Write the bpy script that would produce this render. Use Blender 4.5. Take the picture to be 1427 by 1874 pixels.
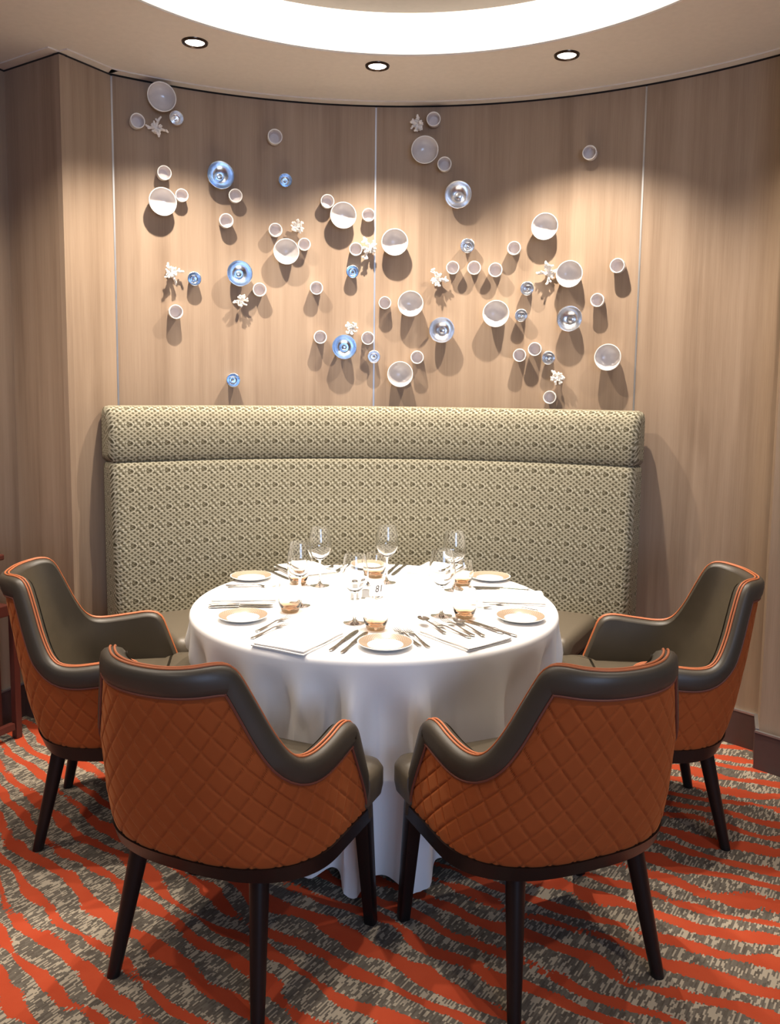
import bpy, bmesh, math, random
from mathutils import Vector, Matrix
for o in list(bpy.data.objects): bpy.data.objects.remove(o)
S = bpy.context.scene
COL = S.collection
PI = math.pi

# ------------------------------------------------------------------ camera
IW, IH, FPX, CYPX = 1427.0, 1874.0, 1518.25, 866.5
PITCH, ROLL, EYE = 0.103, 0.011, 1.554
cam = bpy.data.cameras.new('camera'); camo = bpy.data.objects.new('camera', cam); COL.objects.link(camo)
cam.sensor_fit = 'HORIZONTAL'; cam.sensor_width = 36.0; cam.lens = FPX / IW * 36.0
cam.shift_y = -(IH / 2 - CYPX) / IW
_f = Vector((0, math.cos(PITCH), -math.sin(PITCH))); _u = Vector((0, math.sin(PITCH), math.cos(PITCH))); _x = Vector((1, 0, 0))
_x2 = math.cos(ROLL) * _x + math.sin(ROLL) * _u; _u2 = -math.sin(ROLL) * _x + math.cos(ROLL) * _u
camo.matrix_world = Matrix(((_x2[0], _u2[0], -_f[0], 0), (_x2[1], _u2[1], -_f[1], 0), (_x2[2], _u2[2], -_f[2], EYE), (0, 0, 0, 1)))
S.camera = camo

# ------------------------------------------------------------------ world, exposure, room light
w = bpy.data.worlds.new('world'); S.world = w; w.use_nodes = True
w.node_tree.nodes['Background'].inputs[0].default_value = (1.0, 0.90, 0.80, 1)
w.node_tree.nodes['Background'].inputs[1].default_value = 0.13
S.view_settings.view_transform = 'Standard'; S.view_settings.look = 'None'
S.view_settings.exposure = 0.0; S.view_settings.gamma = 1.0; S.view_settings.use_curve_mapping = False

def lamp(name, kind, loc, power, color, target=None, **kw):
    l = bpy.data.lights.new(name, kind); o = bpy.data.objects.new(name, l); COL.objects.link(o)
    l.energy = power; l.color = color; o.location = loc
    for k, v in kw.items(): setattr(l, k, v)
    if target is not None:
        o.rotation_euler = (Vector(target) - Vector(loc)).to_track_quat('-Z', 'Y').to_euler()
    return o

XC, YC, RW = -0.015, 2.002, 2.188          # plan circle of the curved wall
HC = 2.92                                   # ceiling height
TX, TY, TZ = -0.052, 3.074, 0.75            # table centre and top
LX, LY, LR = 0.03, 2.40, 1.187              # round ceiling recess
HR = 3.087                                  # height of the recessed ceiling
WARM = (1.0, 0.88, 0.74)
def polar(th, r, z=0.0):                    # th in degrees from +y towards +x, about the wall's centre
    a = math.radians(th); return Vector((XC + r * math.sin(a), YC + r * math.cos(a), z))
DOWN = [(-54.5, 1.69), (-28.0, 1.67), (-1.95, 1.70), (24.8, 1.72), (57.5, 1.70)]
for th, r in DOWN:                          # ring of recessed downlights that graze the wall
    p = polar(th, r, HC - 0.03); q = polar(th, r + 0.06, 1.9)
    lamp('downlight_lamp', 'SPOT', p, 85 if abs(th) > 40 else 190, WARM, q, spot_size=math.radians(110), spot_blend=1.0, shadow_soft_size=0.018)
TABLE_SPOTS = [(-0.35, 2.75), (0.30, 2.85)]
for x, y in TABLE_SPOTS:                    # two downlights in the recess above the table
    lamp('table_lamp', 'SPOT', (x, y, HR - 0.02), 105, (1.0, 0.90, 0.78), (x * 0.7, y + 0.15, 0.75), spot_size=math.radians(62), spot_blend=0.6, shadow_soft_size=0.03)
ROOM_SPOTS = [(-1.9, 2.35), (-1.5, 0.4), (1.5, 0.7)]
for x, y in ROOM_SPOTS:                     # further ceiling downlights behind the camera
    lamp('room_lamp', 'SPOT', (x, y, HC - 0.03), 70, WARM, (x * 0.9, y + 0.1, 0), spot_size=math.radians(110), spot_blend=0.7, shadow_soft_size=0.05)
lamp('window_daylight', 'AREA', (1.8, -4.2, 1.9), 150, (0.46, 0.64, 1.0), (0, 3, 0.8), shape='RECTANGLE', size=2.6, size_y=1.7)

# ------------------------------------------------------------------ materials
def new_mat(name):
    m = bpy.data.materials.new(name); m.use_nodes = True
    nt = m.node_tree; return m, nt, nt.nodes['Principled BSDF']
def N(nt, t, **kw):
    n = nt.nodes.new(t)
    for k, v in kw.items():
        if k == 'ins':
            for i, x in v.items():
                if hasattr(x, 'is_output') or isinstance(x, bpy.types.NodeSocket): nt.links.new(x, n.inputs[i])
                else: n.inputs[i].default_value = x
        else: setattr(n, k, v)
    return n
def MATH(nt, op, a, b=0.0, c=0.0):
    n = N(nt, 'ShaderNodeMath', operation=op)
    for i, x in enumerate((a, b, c)):
        if isinstance(x, bpy.types.NodeSocket): nt.links.new(x, n.inputs[i])
        else: n.inputs[i].default_value = x
    return n.outputs[0]
def MIX(nt, fac, a, b):
    n = N(nt, 'ShaderNodeMix', data_type='RGBA')
    for i, x in ((0, fac), (6, a), (7, b)):
        if isinstance(x, bpy.types.NodeSocket): nt.links.new(x, n.inputs[i])
        else: n.inputs[i].default_value = x if i == 0 else (*x, 1) if len(x) == 3 else x
    return n.outputs[2]
def RAMP(nt, fac, stops):
    n = N(nt, 'ShaderNodeValToRGB'); nt.links.new(fac, n.inputs[0]); e = n.color_ramp.elements
    while len(e) < len(stops): e.new(0.5)
    for el, (p, c) in zip(e, stops): el.position = p; el.color = (*c, 1)
    return n.outputs[0]
def XYZ(nt, x, y, z=0.0):
    n = N(nt, 'ShaderNodeCombineXYZ')
    for i, v in enumerate((x, y, z)):
        if isinstance(v, bpy.types.NodeSocket): nt.links.new(v, n.inputs[i])
        else: n.inputs[i].default_value = v
    return n.outputs[0]
def NOISE(nt, vec, scale=1.0, detail=3.0, rough=0.5):
    n = N(nt, 'ShaderNodeTexNoise', ins={'Scale': scale, 'Detail': detail, 'Roughness': rough}); nt.links.new(vec, n.inputs['Vector'])
    return n.outputs[0]
def WHITE(nt, vec):
    n = N(nt, 'ShaderNodeTexWhiteNoise', noise_dimensions='3D'); nt.links.new(vec, n.inputs['Vector']); return n.outputs[0]
def UV(nt):
    n = N(nt, 'ShaderNodeUVMap'); s = N(nt, 'ShaderNodeSeparateXYZ'); nt.links.new(n.outputs[0], s.inputs[0])
    return n.outputs[0], s.outputs[0], s.outputs[1]
def BUMP(nt, b, h, strength=0.2, dist=0.002):
    n = N(nt, 'ShaderNodeBump', ins={'Strength': strength, 'Distance': dist}); nt.links.new(h, n.inputs['Height'])
    nt.links.new(n.outputs[0], b.inputs['Normal'])
def plain(name, col, rough=0.5, metal=0.0, bump=None, **kw):
    m, nt, b = new_mat(name)
    b.inputs['Base Color'].default_value = (*col, 1); b.inputs['Roughness'].default_value = rough; b.inputs['Metallic'].default_value = metal
    for k, v in kw.items(): b.inputs[k].default_value = v
    tc = N(nt, 'ShaderNodeTexCoord')
    n = NOISE(nt, tc.outputs['Object'], (bump or (40, 0))[0], 3)
    c = MIX(nt, n, tuple(x * 0.93 for x in col), tuple(min(1, x * 1.07) for x in col)); nt.links.new(c, b.inputs['Base Color'])
    if bump: BUMP(nt, b, n, bump[1], 0.002)
    return m
def wood_wall(name, dark, mid, light):
    m, nt, b = new_mat(name); uv, u, v = UV(nt)
    big = NOISE(nt, XYZ(nt, MATH(nt, 'MULTIPLY', u, 9.0), MATH(nt, 'MULTIPLY', v, 0.35)), 1.0, 3)
    med = NOISE(nt, XYZ(nt, MATH(nt, 'MULTIPLY', u, 42.0), MATH(nt, 'MULTIPLY', v, 1.1), 3.0), 1.0, 4, 0.6)
    fine = NOISE(nt, XYZ(nt, MATH(nt, 'MULTIPLY', u, 230.0), MATH(nt, 'MULTIPLY', v, 5.0), 7.0), 1.0, 3, 0.6)
    f = MATH(nt, 'ADD', MATH(nt, 'ADD', MATH(nt, 'MULTIPLY', big, 0.62), MATH(nt, 'MULTIPLY', med, 0.24)), MATH(nt, 'MULTIPLY', fine, 0.17))
    knot = NOISE(nt, XYZ(nt, MATH(nt, 'MULTIPLY', u, 7.0), MATH(nt, 'MULTIPLY', v, 1.6), 11.0), 1.0, 2)
    f = MATH(nt, 'SUBTRACT', f, MATH(nt, 'MULTIPLY', MATH(nt, 'MAXIMUM', MATH(nt, 'SUBTRACT', knot, 0.62), 0.0), 0.5))
    c = RAMP(nt, f, [(0.30, dark), (0.50, mid), (0.74, light)]); nt.links.new(c, b.inputs['Base Color'])
    b.inputs['Roughness'].default_value = 0.45; b.inputs['Specular IOR Level'].default_value = 0.3
    BUMP(nt, b, fine, 0.08, 0.001)
    return m
M_WOOD = wood_wall('wall_wood', (0.200, 0.134, 0.088), (0.305, 0.217, 0.149), (0.405, 0.302, 0.216))
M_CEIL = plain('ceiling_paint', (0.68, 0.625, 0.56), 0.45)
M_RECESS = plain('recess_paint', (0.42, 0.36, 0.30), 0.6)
M_STRIP = plain('brushed_metal_strip', (0.50, 0.50, 0.51), 0.45, 1.0)
M_GAP = plain('shadow_gap', (0.015, 0.011, 0.009), 0.9)
M_BASE = plain('baseboard_brown', (0.075, 0.040, 0.034), 0.5)
M_WHITE = plain('white_ceramic', (0.80, 0.78, 0.75), 0.22)
M_BOWL_SHADED = plain('white_glaze_shaded', (0.62, 0.58, 0.56), 0.12)  # white glaze greyed: shade inside the bowl put into the colour
M_CUP_SHADED = plain('matt_glaze_shaded', (0.66, 0.60, 0.58), 0.6)  # greyer than the rim, the cup hollow's shade painted in
M_CORAL = plain('coral_white', (0.84, 0.80, 0.75), 0.6, 0.0, (120, 0.5))
M_SILVER = plain('silver_mirror', (0.86, 0.87, 0.89), 0.27, 1.0, (38, 0.35))
M_BLUE_REFL = plain('silver_blue_reflection', (0.66, 0.78, 0.93), 0.24, 1.0, (38, 0.35))  # silver with the window's blue reflection put into its colour
M_BLACKWOOD = plain('black_wood', (0.008, 0.006, 0.006), 0.30, 0.0, (90, 0.05), **{'Specular IOR Level': 0.35})
M_MAHOG = plain('mahogany', (0.085, 0.020, 0.014), 0.3, 0.0, (30, 0.08))
M_PLATE = plain('plate_china', (0.82, 0.81, 0.79), 0.15)
M_STEEL = plain('cutlery_steel', (0.50, 0.48, 0.46), 0.16, 1.0)
M_CARD = plain('card_white', (0.82, 0.80, 0.77), 0.6)
M_INK = plain('card_ink', (0.05, 0.04, 0.04), 0.6)
M_DARKTRIM = plain('downlight_bronze', (0.10, 0.07, 0.05), 0.25, 1.0)
M_SOFASEAT = plain('olive_leather', (0.105, 0.085, 0.060), 0.42, 0.0, (300, 0.15))
M_PIPE = plain('orange_piping', (0.46, 0.135, 0.045), 0.55)
M_WELT = plain('russet_welt', (0.16, 0.045, 0.025), 0.6)

def leather(name, col):
    m, nt, b = new_mat(name); tc = N(nt, 'ShaderNodeTexCoord')
    n = NOISE(nt, tc.outputs['Object'], 260.0, 4); n2 = NOISE(nt, tc.outputs['Object'], 9.0, 3)
    c = MIX(nt, n2, tuple(x * 0.8 for x in col), tuple(x * 1.2 for x in col)); nt.links.new(c, b.inputs['Base Color'])
    b.inputs['Roughness'].default_value = 0.46; b.inputs['Specular IOR Level'].default_value = 0.5
    BUMP(nt, b, n, 0.12, 0.001); return m
M_LEATHER = leather('olive_brown_leather', (0.048, 0.038, 0.026))
M_INNER = leather('olive_seat_leather', (0.078, 0.061, 0.039))
def velvet():
    m, nt, b = new_mat('orange_velvet'); tc = N(nt, 'ShaderNodeTexCoord')
    n = NOISE(nt, tc.outputs['Object'], 5.0, 4); f = NOISE(nt, tc.outputs['Object'], 500.0, 2)
    c = MIX(nt, n, (0.255, 0.057, 0.0135), (0.34, 0.083, 0.020)); nt.links.new(c, b.inputs['Base Color'])
    b.inputs['Roughness'].default_value = 0.85; b.inputs['Specular IOR Level'].default_value = 0.15
    b.inputs['Sheen Weight'].default_value = 0.35; b.inputs['Sheen Roughness'].default_value = 0.4
    b.inputs['Sheen Tint'].default_value = (0.9, 0.4, 0.15, 1)
    BUMP(nt, b, f, 0.15, 0.0006); return m
M_ORANGE = velvet()
def cloth_mat(name, col):
    m, nt, b = new_mat(name); tc = N(nt, 'ShaderNodeTexCoord')
    f = NOISE(nt, tc.outputs['Object'], 700.0, 2)
    c = MIX(nt, f, tuple(x * 0.97 for x in col), col); nt.links.new(c, b.inputs['Base Color'])
    b.inputs['Roughness'].default_value = 0.8; b.inputs['Specular IOR Level'].default_value = 0.2
    BUMP(nt, b, f, 0.08, 0.0005); return m
M_CLOTH = cloth_mat('white_linen', (0.82, 0.81, 0.80))
M_NAPKIN = cloth_mat('napkin_linen', (0.80, 0.77, 0.73))

def carpet():
    m, nt, b = new_mat('striped_carpet'); uv, X, Y = UV(nt)
    bend = MATH(nt, 'MULTIPLY', MATH(nt, 'MULTIPLY', X, X), 0.105)
    s = MATH(nt, 'MULTIPLY', MATH(nt, 'SUBTRACT', MATH(nt, 'ADD', Y, MATH(nt, 'MULTIPLY', X, 0.68)), bend), 0.827)
    t = MATH(nt, 'MULTIPLY', MATH(nt, 'SUBTRACT', X, MATH(nt, 'MULTIPLY', Y, 0.68)), 0.827)
    tq = MATH(nt, 'FLOOR', MATH(nt, 'DIVIDE', t, 0.0043))           # weaving columns
    tc = MATH(nt, 'MULTIPLY', tq, 0.0043)
    warp = NOISE(nt, XYZ(nt, MATH(nt, 'MULTIPLY', tc, 2.6), MATH(nt, 'MULTIPLY', s, 5.0)), 1.0, 2)
    s2 = MATH(nt, 'ADD', s, MATH(nt, 'MULTIPLY', MATH(nt, 'SUBTRACT', warp, 0.5), 0.16))
    wav = MATH(nt, 'SINE', MATH(nt, 'MULTIPLY', s2, 2 * PI / 0.094))
    thr = MATH(nt, 'MULTIPLY', MATH(nt, 'SUBTRACT', NOISE(nt, XYZ(nt, MATH(nt, 'MULTIPLY', tc, 5.0), MATH(nt, 'MULTIPLY', s2, 11.0), 5.0), 1.0, 2), 0.5), 4.2)
    jag = MATH(nt, 'MULTIPLY', MATH(nt, 'SUBTRACT', WHITE(nt, XYZ(nt, tq, MATH(nt, 'FLOOR', MATH(nt, 'DIVIDE', s, 0.03)), 2.0)), 0.5), 0.5)
    mask = MATH(nt, 'GREATER_THAN', MATH(nt, 'ADD', wav, MATH(nt, 'ADD', thr, jag)), -0.22)
    offs = MATH(nt, 'MULTIPLY', WHITE(nt, XYZ(nt, tq, 1.0, 9.0)), 0.05)
    sq = MATH(nt, 'FLOOR', MATH(nt, 'DIVIDE', MATH(nt, 'ADD', s, offs), 0.021))
    clus = NOISE(nt, XYZ(nt, MATH(nt, 'MULTIPLY', tc, 14.0), MATH(nt, 'MULTIPLY', s, 14.0), 1.0), 1.0, 2)
    rnd = WHITE(nt, XYZ(nt, tq, sq, 4.0))
    cream = MATH(nt, 'GREATER_THAN', MATH(nt, 'ADD', rnd, MATH(nt, 'MULTIPLY', MATH(nt, 'SUBTRACT', clus, 0.5), 1.6)), 0.66)
    pile = NOISE(nt, XYZ(nt, MATH(nt, 'MULTIPLY', X, 900.0), MATH(nt, 'MULTIPLY', Y, 900.0)), 1.0, 2)
    grey = MIX(nt, WHITE(nt, XYZ(nt, tq, sq, 8.0)), (0.105, 0.088, 0.070), (0.175, 0.150, 0.120))
    gc = MIX(nt, cream, grey, (0.41, 0.35, 0.265))
    rn = NOISE(nt, XYZ(nt, MATH(nt, 'MULTIPLY', X, 9.0), MATH(nt, 'MULTIPLY', Y, 9.0), 2.0), 1.0, 4)
    red = MIX(nt, rn, (0.42, 0.052, 0.020), (0.54, 0.092, 0.036))
    c = MIX(nt, mask, red, gc)
    dk = N(nt, 'ShaderNodeMix', data_type='RGBA', blend_type='MULTIPLY'); dk.inputs[0].default_value = 0.35
    nt.links.new(c, dk.inputs[6]); nt.links.new(RAMP(nt, pile, [(0.3, (0.55, 0.55, 0.55)), (0.7, (1, 1, 1))]), dk.inputs[7])
    nt.links.new(dk.outputs[2], b.inputs['Base Color'])
    b.inputs['Roughness'].default_value = 0.95; b.inputs['Specular IOR Level'].default_value = 0.1
    BUMP(nt, b, pile, 0.5, 0.003); return m
M_CARPET = carpet()

def sofa_fabric():
    m, nt, b = new_mat('woven_diamond_fabric'); uv, u, v = UV(nt)
    P = 0.083
    vr = MATH(nt, 'DIVIDE', v, P / 2)                                   # rows of motifs, half a period each
    row = MATH(nt, 'FLOOR', vr); odd = MATH(nt, 'FLOORED_MODULO', row, 2.0)
    uu = MATH(nt, 'ADD', MATH(nt, 'DIVIDE', u, P), MATH(nt, 'MULTIPLY', odd, 0.5))
    fu = MATH(nt, 'SUBTRACT', MATH(nt, 'FRACT', uu), 0.5); fv = MATH(nt, 'SUBTRACT', MATH(nt, 'FRACT', vr), 0.5)
    au = MATH(nt, 'ABSOLUTE', fu); av = MATH(nt, 'ABSOLUTE', fv)
    up = MATH(nt, 'DIVIDE', u, P); vp = MATH(nt, 'DIVIDE', v, P)
    def diag(k1, k2, ph=0.0): return MATH(nt, 'SINE', MATH(nt, 'MULTIPLY', MATH(nt, 'ADD', MATH(nt, 'ADD', MATH(nt, 'MULTIPLY', up, k1), MATH(nt, 'MULTIPLY', vp, k2)), ph), 2 * PI))
    d1, d2 = diag(3.0, 4.0), diag(3.0, -4.0)
    trel = MATH(nt, 'MAXIMUM', d1, d2)                                  # trellis of pale threads
    even = MATH(nt, 'SUBTRACT', 1.0, odd)
    oval = MATH(nt, 'ADD', MATH(nt, 'POWER', MATH(nt, 'DIVIDE', au, 0.17), 2.0), MATH(nt, 'POWER', MATH(nt, 'DIVIDE', av, 0.27), 2.0))
    inside = MATH(nt, 'MULTIPLY', MATH(nt, 'LESS_THAN', oval, 1.0), MATH(nt, 'MULTIPLY_ADD', even, 0.45, 0.15))
    ring = MATH(nt, 'MULTIPLY', MATH(nt, 'MULTIPLY', MATH(nt, 'GREATER_THAN', oval, 1.0), MATH(nt, 'LESS_THAN', oval, 1.9)), even)
    zone = MATH(nt, 'MULTIPLY', MATH(nt, 'GREATER_THAN', au, 0.27), even)
    slash = MATH(nt, 'MULTIPLY', MATH(nt, 'MULTIPLY', zone, diag(3.0, -3.0, 0.3)), 0.75)  # bold slanting strokes between the ovals
    thread = MATH(nt, 'MULTIPLY', MATH(nt, 'SINE', MATH(nt, 'MULTIPLY', u, 2 * PI / 0.0072)), MATH(nt, 'SINE', MATH(nt, 'MULTIPLY', v, 2 * PI / 0.0075)))
    nz = NOISE(nt, XYZ(nt, MATH(nt, 'MULTIPLY', u, 330.0), MATH(nt, 'MULTIPLY', v, 330.0)), 1.0, 2)
    h = MATH(nt, 'ADD', MATH(nt, 'ADD', MATH(nt, 'MULTIPLY', trel, 0.70), MATH(nt, 'MULTIPLY', thread, 0.25)), MATH(nt, 'MULTIPLY', MATH(nt, 'SUBTRACT', nz, 0.5), 0.9))
    h = MATH(nt, 'ADD', MATH(nt, 'SUBTRACT', h, inside), MATH(nt, 'ADD', MATH(nt, 'MULTIPLY', ring, 0.45), slash))
    f = MATH(nt, 'MULTIPLY_ADD', h, 0.42, 0.42)
    c = RAMP(nt, f, [(0.08, (0.055, 0.046, 0.027)), (0.38, (0.135, 0.118, 0.076)), (0.62, (0.285, 0.262, 0.188)), (0.90, (0.44, 0.415, 0.325))])
    nt.links.new(c, b.inputs['Base Color']); b.inputs['Roughness'].default_value = 0.9; b.inputs['Specular IOR Level'].default_value = 0.15
    BUMP(nt, b, f, 0.5, 0.003); return m
M_FABRIC = sofa_fabric()

def glass(name, amber):
    m, nt, b = new_mat(name)
    b.inputs['Transmission Weight'].default_value = 1.0; b.inputs['Roughness'].default_value = 0.0; b.inputs['IOR'].default_value = 1.45
    if amber:
        tc = N(nt, 'ShaderNodeTexCoord'); s = N(nt, 'ShaderNodeSeparateXYZ'); nt.links.new(tc.outputs['Object'], s.inputs[0])
        c = RAMP(nt, MATH(nt, 'DIVIDE', s.outputs[2], 0.1), [(0.0, (0.84, 0.50, 0.29)), (0.16, (0.92, 0.70, 0.50)), (0.45, (0.99, 0.98, 0.96))])
        nt.links.new(c, b.inputs['Base Color'])
    else: b.inputs['Base Color'].default_value = (0.98, 0.985, 0.985, 1)
    return m
M_GLASS = glass('clear_glass', False); M_AMBER = glass('amber_footed_glass', True)
def plate_rim():
    m, nt, b = new_mat('plate_rim_lace'); tc = N(nt, 'ShaderNodeTexCoord'); s = N(nt, 'ShaderNodeSeparateXYZ'); nt.links.new(tc.outputs['Object'], s.inputs[0])
    ang = MATH(nt, 'ARCTAN2', s.outputs[1], s.outputs[0])
    r = MATH(nt, 'SQRT', MATH(nt, 'ADD', MATH(nt, 'MULTIPLY', s.outputs[0], s.outputs[0]), MATH(nt, 'MULTIPLY', s.outputs[1], s.outputs[1])))
    p = MATH(nt, 'MULTIPLY', MATH(nt, 'SINE', MATH(nt, 'MULTIPLY', ang, 40.0)), MATH(nt, 'SINE', MATH(nt, 'MULTIPLY', r, 900.0)))
    c = RAMP(nt, MATH(nt, 'MULTIPLY_ADD', p, 0.5, 0.5), [(0.35, (0.24, 0.165, 0.11)), (0.75, (0.42, 0.33, 0.25))]); nt.links.new(c, b.inputs['Base Color'])
    b.inputs['Roughness'].default_value = 0.3; return m
M_RIM = plate_rim()
def emit(name, col, strength):
    m, nt, b = new_mat(name); b.inputs['Base Color'].default_value = (0.8, 0.8, 0.8, 1)
    b.inputs['Emission Color'].default_value = (*col, 1); b.inputs['Emission Strength'].default_value = strength; return m
M_COVE = emit('cove_diffuser', (1.0, 0.90, 0.73), 1.3)
M_BULB = emit('downlight_bulb', (1.0, 0.95, 0.86), 12.0)

# ------------------------------------------------------------------ mesh helpers
def link(name, me, mat, parent=None):
    o = bpy.data.objects.new(name, me); COL.objects.link(o)
    if mat is not None: me.materials.append(mat)
    if parent is not None: o.parent = parent
    return o
def mesh(name, V, F, mat, parent=None, smooth=True, uvs=None):
    me = bpy.data.meshes.new(name); me.from_pydata([tuple(v) for v in V], [], [tuple(f) for f in F]); me.update()
    if smooth:
        me.polygons.foreach_set('use_smooth', [True] * len(me.polygons)); me.set_sharp_from_angle(angle=0.75)
    if uvs is not None:
        l = me.uv_layers.new(name='UVMap')
        for i, lp in enumerate(me.loops): l.data[i].uv = uvs[lp.vertex_index]
    return link(name, me, mat, parent)
def grid_faces(nu, nv, closed_u=False, flip=False, base=0):
    F = []
    for i in range(nu if closed_u else nu - 1):
        for j in range(nv - 1):
            a = i * nv + j; b_ = ((i + 1) % nu) * nv + j
            f = (a, b_, b_ + 1, a + 1) if not flip else (a, a + 1, b_ + 1, b_)
            F.append(tuple(base + k for k in f))
    return F
def lathe_data(prof, n=40):
    V = []; F = []; m = len(prof)
    for i in range(n):
        a = 2 * PI * i / n
        for r, z in prof: V.append((r * math.cos(a), r * math.sin(a), z))
    F = grid_faces(n, m, True)
    return V, F
def lathe(name, prof, mat, parent=None, n=40):
    V, F = lathe_data(prof, n); return mesh(name, V, F, mat, parent)
def box_data(x0, x1, y0, y1, z0, z1):
    V = [(x, y, z) for x in (x0, x1) for y in (y0, y1) for z in (z0, z1)]
    F = [(0, 1, 3, 2), (4, 6, 7, 5), (0, 4, 5, 1), (2, 3, 7, 6), (0, 2, 6, 4), (1, 5, 7, 3)]
    return V, F
def box(name, x0, x1, y0, y1, z0, z1, mat, parent=None, bevel=0.0):
    V, F = box_data(x0, x1, y0, y1, z0, z1); o = mesh(name, V, F, mat, parent, smooth=False)
    if bevel: bm = bmesh.new(); bm.from_mesh(o.data); bmesh.ops.bevel(bm, geom=list(bm.edges), offset=bevel, segments=2, affect='EDGES', profile=0.6); bm.to_mesh(o.data); bm.free()
    return o
def tube_data(path, rad, n=10, closed=False, cap=True):
    """Tube along a list of points; rad is a number or one per point."""
    V = []; F = []; m = len(path); path = [Vector(p) for p in path]
    up = Vector((0, 0, 1)); prev = None
    for i, p in enumerate(path):
        a = path[(i - 1) % m] if (closed or i > 0) else p; c = path[(i + 1) % m] if (closed or i < m - 1) else p
        t = (c - a).normalized()
        if prev is None:
            r = t.cross(up)
            if r.length < 1e-3: r = t.cross(Vector((1, 0, 0)))
        else: r = prev - t * prev.dot(t)
        r.normalize(); prev = r; s = t.cross(r)
        rr = rad[i] if isinstance(rad, (list, tuple)) else rad
        for k in range(n):
            q = 2 * PI * k / n; V.append(p + rr * (math.cos(q) * r + math.sin(q) * s))
    for i in range(m if closed else m - 1):
        for k in range(n):
            a = i * n; b_ = ((i + 1) % m) * n; k2 = (k + 1) % n
            F.append((a + k, a + k2, b_ + k2, b_ + k))
    if cap and not closed: F.append(tuple(reversed(range(n)))); F.append(tuple(range((m - 1) * n, m * n)))
    return V, F
def tube(name, path, rad, mat, parent=None, n=10, closed=False):
    V, F = tube_data(path, rad, n, closed); return mesh(name, V, F, mat, parent)
def merge(*parts):
    V = []; F = []
    for v, f in parts:
        k = len(V); V += list(v); F += [tuple(i + k for i in q) for q in f]
    return V, F
def tag(o, label=None, cat=None, group=None, kind=None):
    for k, v in (('label', label), ('category', cat), ('group', group), ('kind', kind)):
        if v: o[k] = v
    return o
def thing(name, label, cat, loc=(0, 0, 0), rz=0.0, group=None):
    o = bpy.data.objects.new(name, None); COL.objects.link(o); o.location = loc; o.rotation_euler = (0, 0, rz); o.empty_display_size = 0.05
    return tag(o, label, cat, group)
def copy_tree(o, parent=None):
    c = o.copy(); COL.objects.link(c); c.parent = parent
    for ch in o.children: copy_tree(ch, c)
    return c

# ------------------------------------------------------------------ setting
def sweep(name, prof, th0, th1, n, mat, parent=None, caps=True, closed=True, r0=2.0, inset=0.0):
    """A closed (r, z) outline swept about the wall's centre; UV in metres."""
    V = []; U = []; m = len(prof); per = [0.0]
    for i in range(m): per.append(per[-1] + math.dist(prof[i], prof[(i + 1) % m]))
    cr = sum(p[0] for p in prof) / m; cz = sum(p[1] for p in prof) / m
    ths = [th0 + (th1 - th0) * i / n for i in range(n + 1)]; ins = [0.0] * (n + 1)
    if inset:
        d = math.degrees(inset / r0)
        ths = [th0, th0 + 0.13 * d, th0 + 0.5 * d, th0 + d] + [t for t in ths if th0 + 1.3 * d < t < th1 - 1.3 * d] + [th1 - d, th1 - 0.5 * d, th1 - 0.13 * d, th1]
        ins = [inset, 0.5 * inset, 0.13 * inset, 0] + [0] * (len(ths) - 8) + [0, 0.13 * inset, 0.5 * inset, inset]
    def put(t, k, ii):
        r, z = prof[k]; L = math.hypot(r - cr, z - cz)
        dr = (1 if r > cr else -1) * min(ii, abs(r - cr)); dz = (1 if z > cz else -1) * min(ii, abs(z - cz))
        return polar(t, r - dr, z - dz)
    mm = m + 1 if closed else m
    for t, ii in zip(ths, ins):
        for k in range(mm): V.append(put(t, k % m, ii)); U.append((r0 * math.radians(t), per[k]))
    F = grid_faces(len(ths), mm)
    if caps and closed:
        for t, ii, fl in ((ths[0], ins[0], False), (ths[-1], ins[-1], True)):
            b0 = len(V)
            for k in range(m): V.append(put(t, k, ii)); U.append((prof[k][0] + r0 * math.radians(t), prof[k][1]))
            f = tuple(range(b0, b0 + m)); F.append(f if fl else f[::-1])
    o = mesh(name, V, F, mat, parent, True, U)
    bm = bmesh.new(); bm.from_mesh(o.data); bmesh.ops.recalc_face_normals(bm, faces=bm.faces); bm.to_mesh(o.data); bm.free()
    return o
def slab(name, th0, th1, ra, rb, z0, z1, mat, parent=None, n=40):
    return sweep(name, [(ra, z0), (ra, z1), (rb, z1), (rb, z0)], th0, th1, n, mat, parent, r0=ra)
def flat_wall(name, p0, p1, z0, z1, thick, mat, parent=None, u0=0.0):
    """Upright board from plan point p0 to p1; thick goes to the right of that direction."""
    p0 = Vector((*p0, 0)); p1 = Vector((*p1, 0)); d = (p1 - p0); L = d.length; d /= L; nrm = Vector((d.y, -d.x, 0)) * thick
    V = []; U = []; F = []
    def quad(a, b_, c, e, ua, ub):
        k = len(V); V.extend((a, b_, c, e)); F.append((k, k + 1, k + 2, k + 3)); U.extend(((ua, a.z), (ub, b_.z), (ub, c.z), (ua, e.z)))
    Z0 = Vector((0, 0, z0)); Z1 = Vector((0, 0, z1)); a, b_ = p0, p1; a2, b2 = p0 + nrm, p1 + nrm
    quad(a + Z0, b_ + Z0, b_ + Z1, a + Z1, u0, u0 + L); quad(b2 + Z0, a2 + Z0, a2 + Z1, b2 + Z1, u0 + L, u0)
    quad(a2 + Z0, a + Z0, a + Z1, a2 + Z1, u0 - thick, u0); quad(b_ + Z0, b2 + Z0, b2 + Z1, b_ + Z1, u0 + L, u0 + L + thick)
    quad(a + Z1, b_ + Z1, b2 + Z1, a2 + Z1, u0, u0 + L); quad(a2 + Z0, b2 + Z0, b_ + Z0, a + Z0, u0, u0 + L)
    return mesh(name, V, F, mat, parent, False, U)

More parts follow.
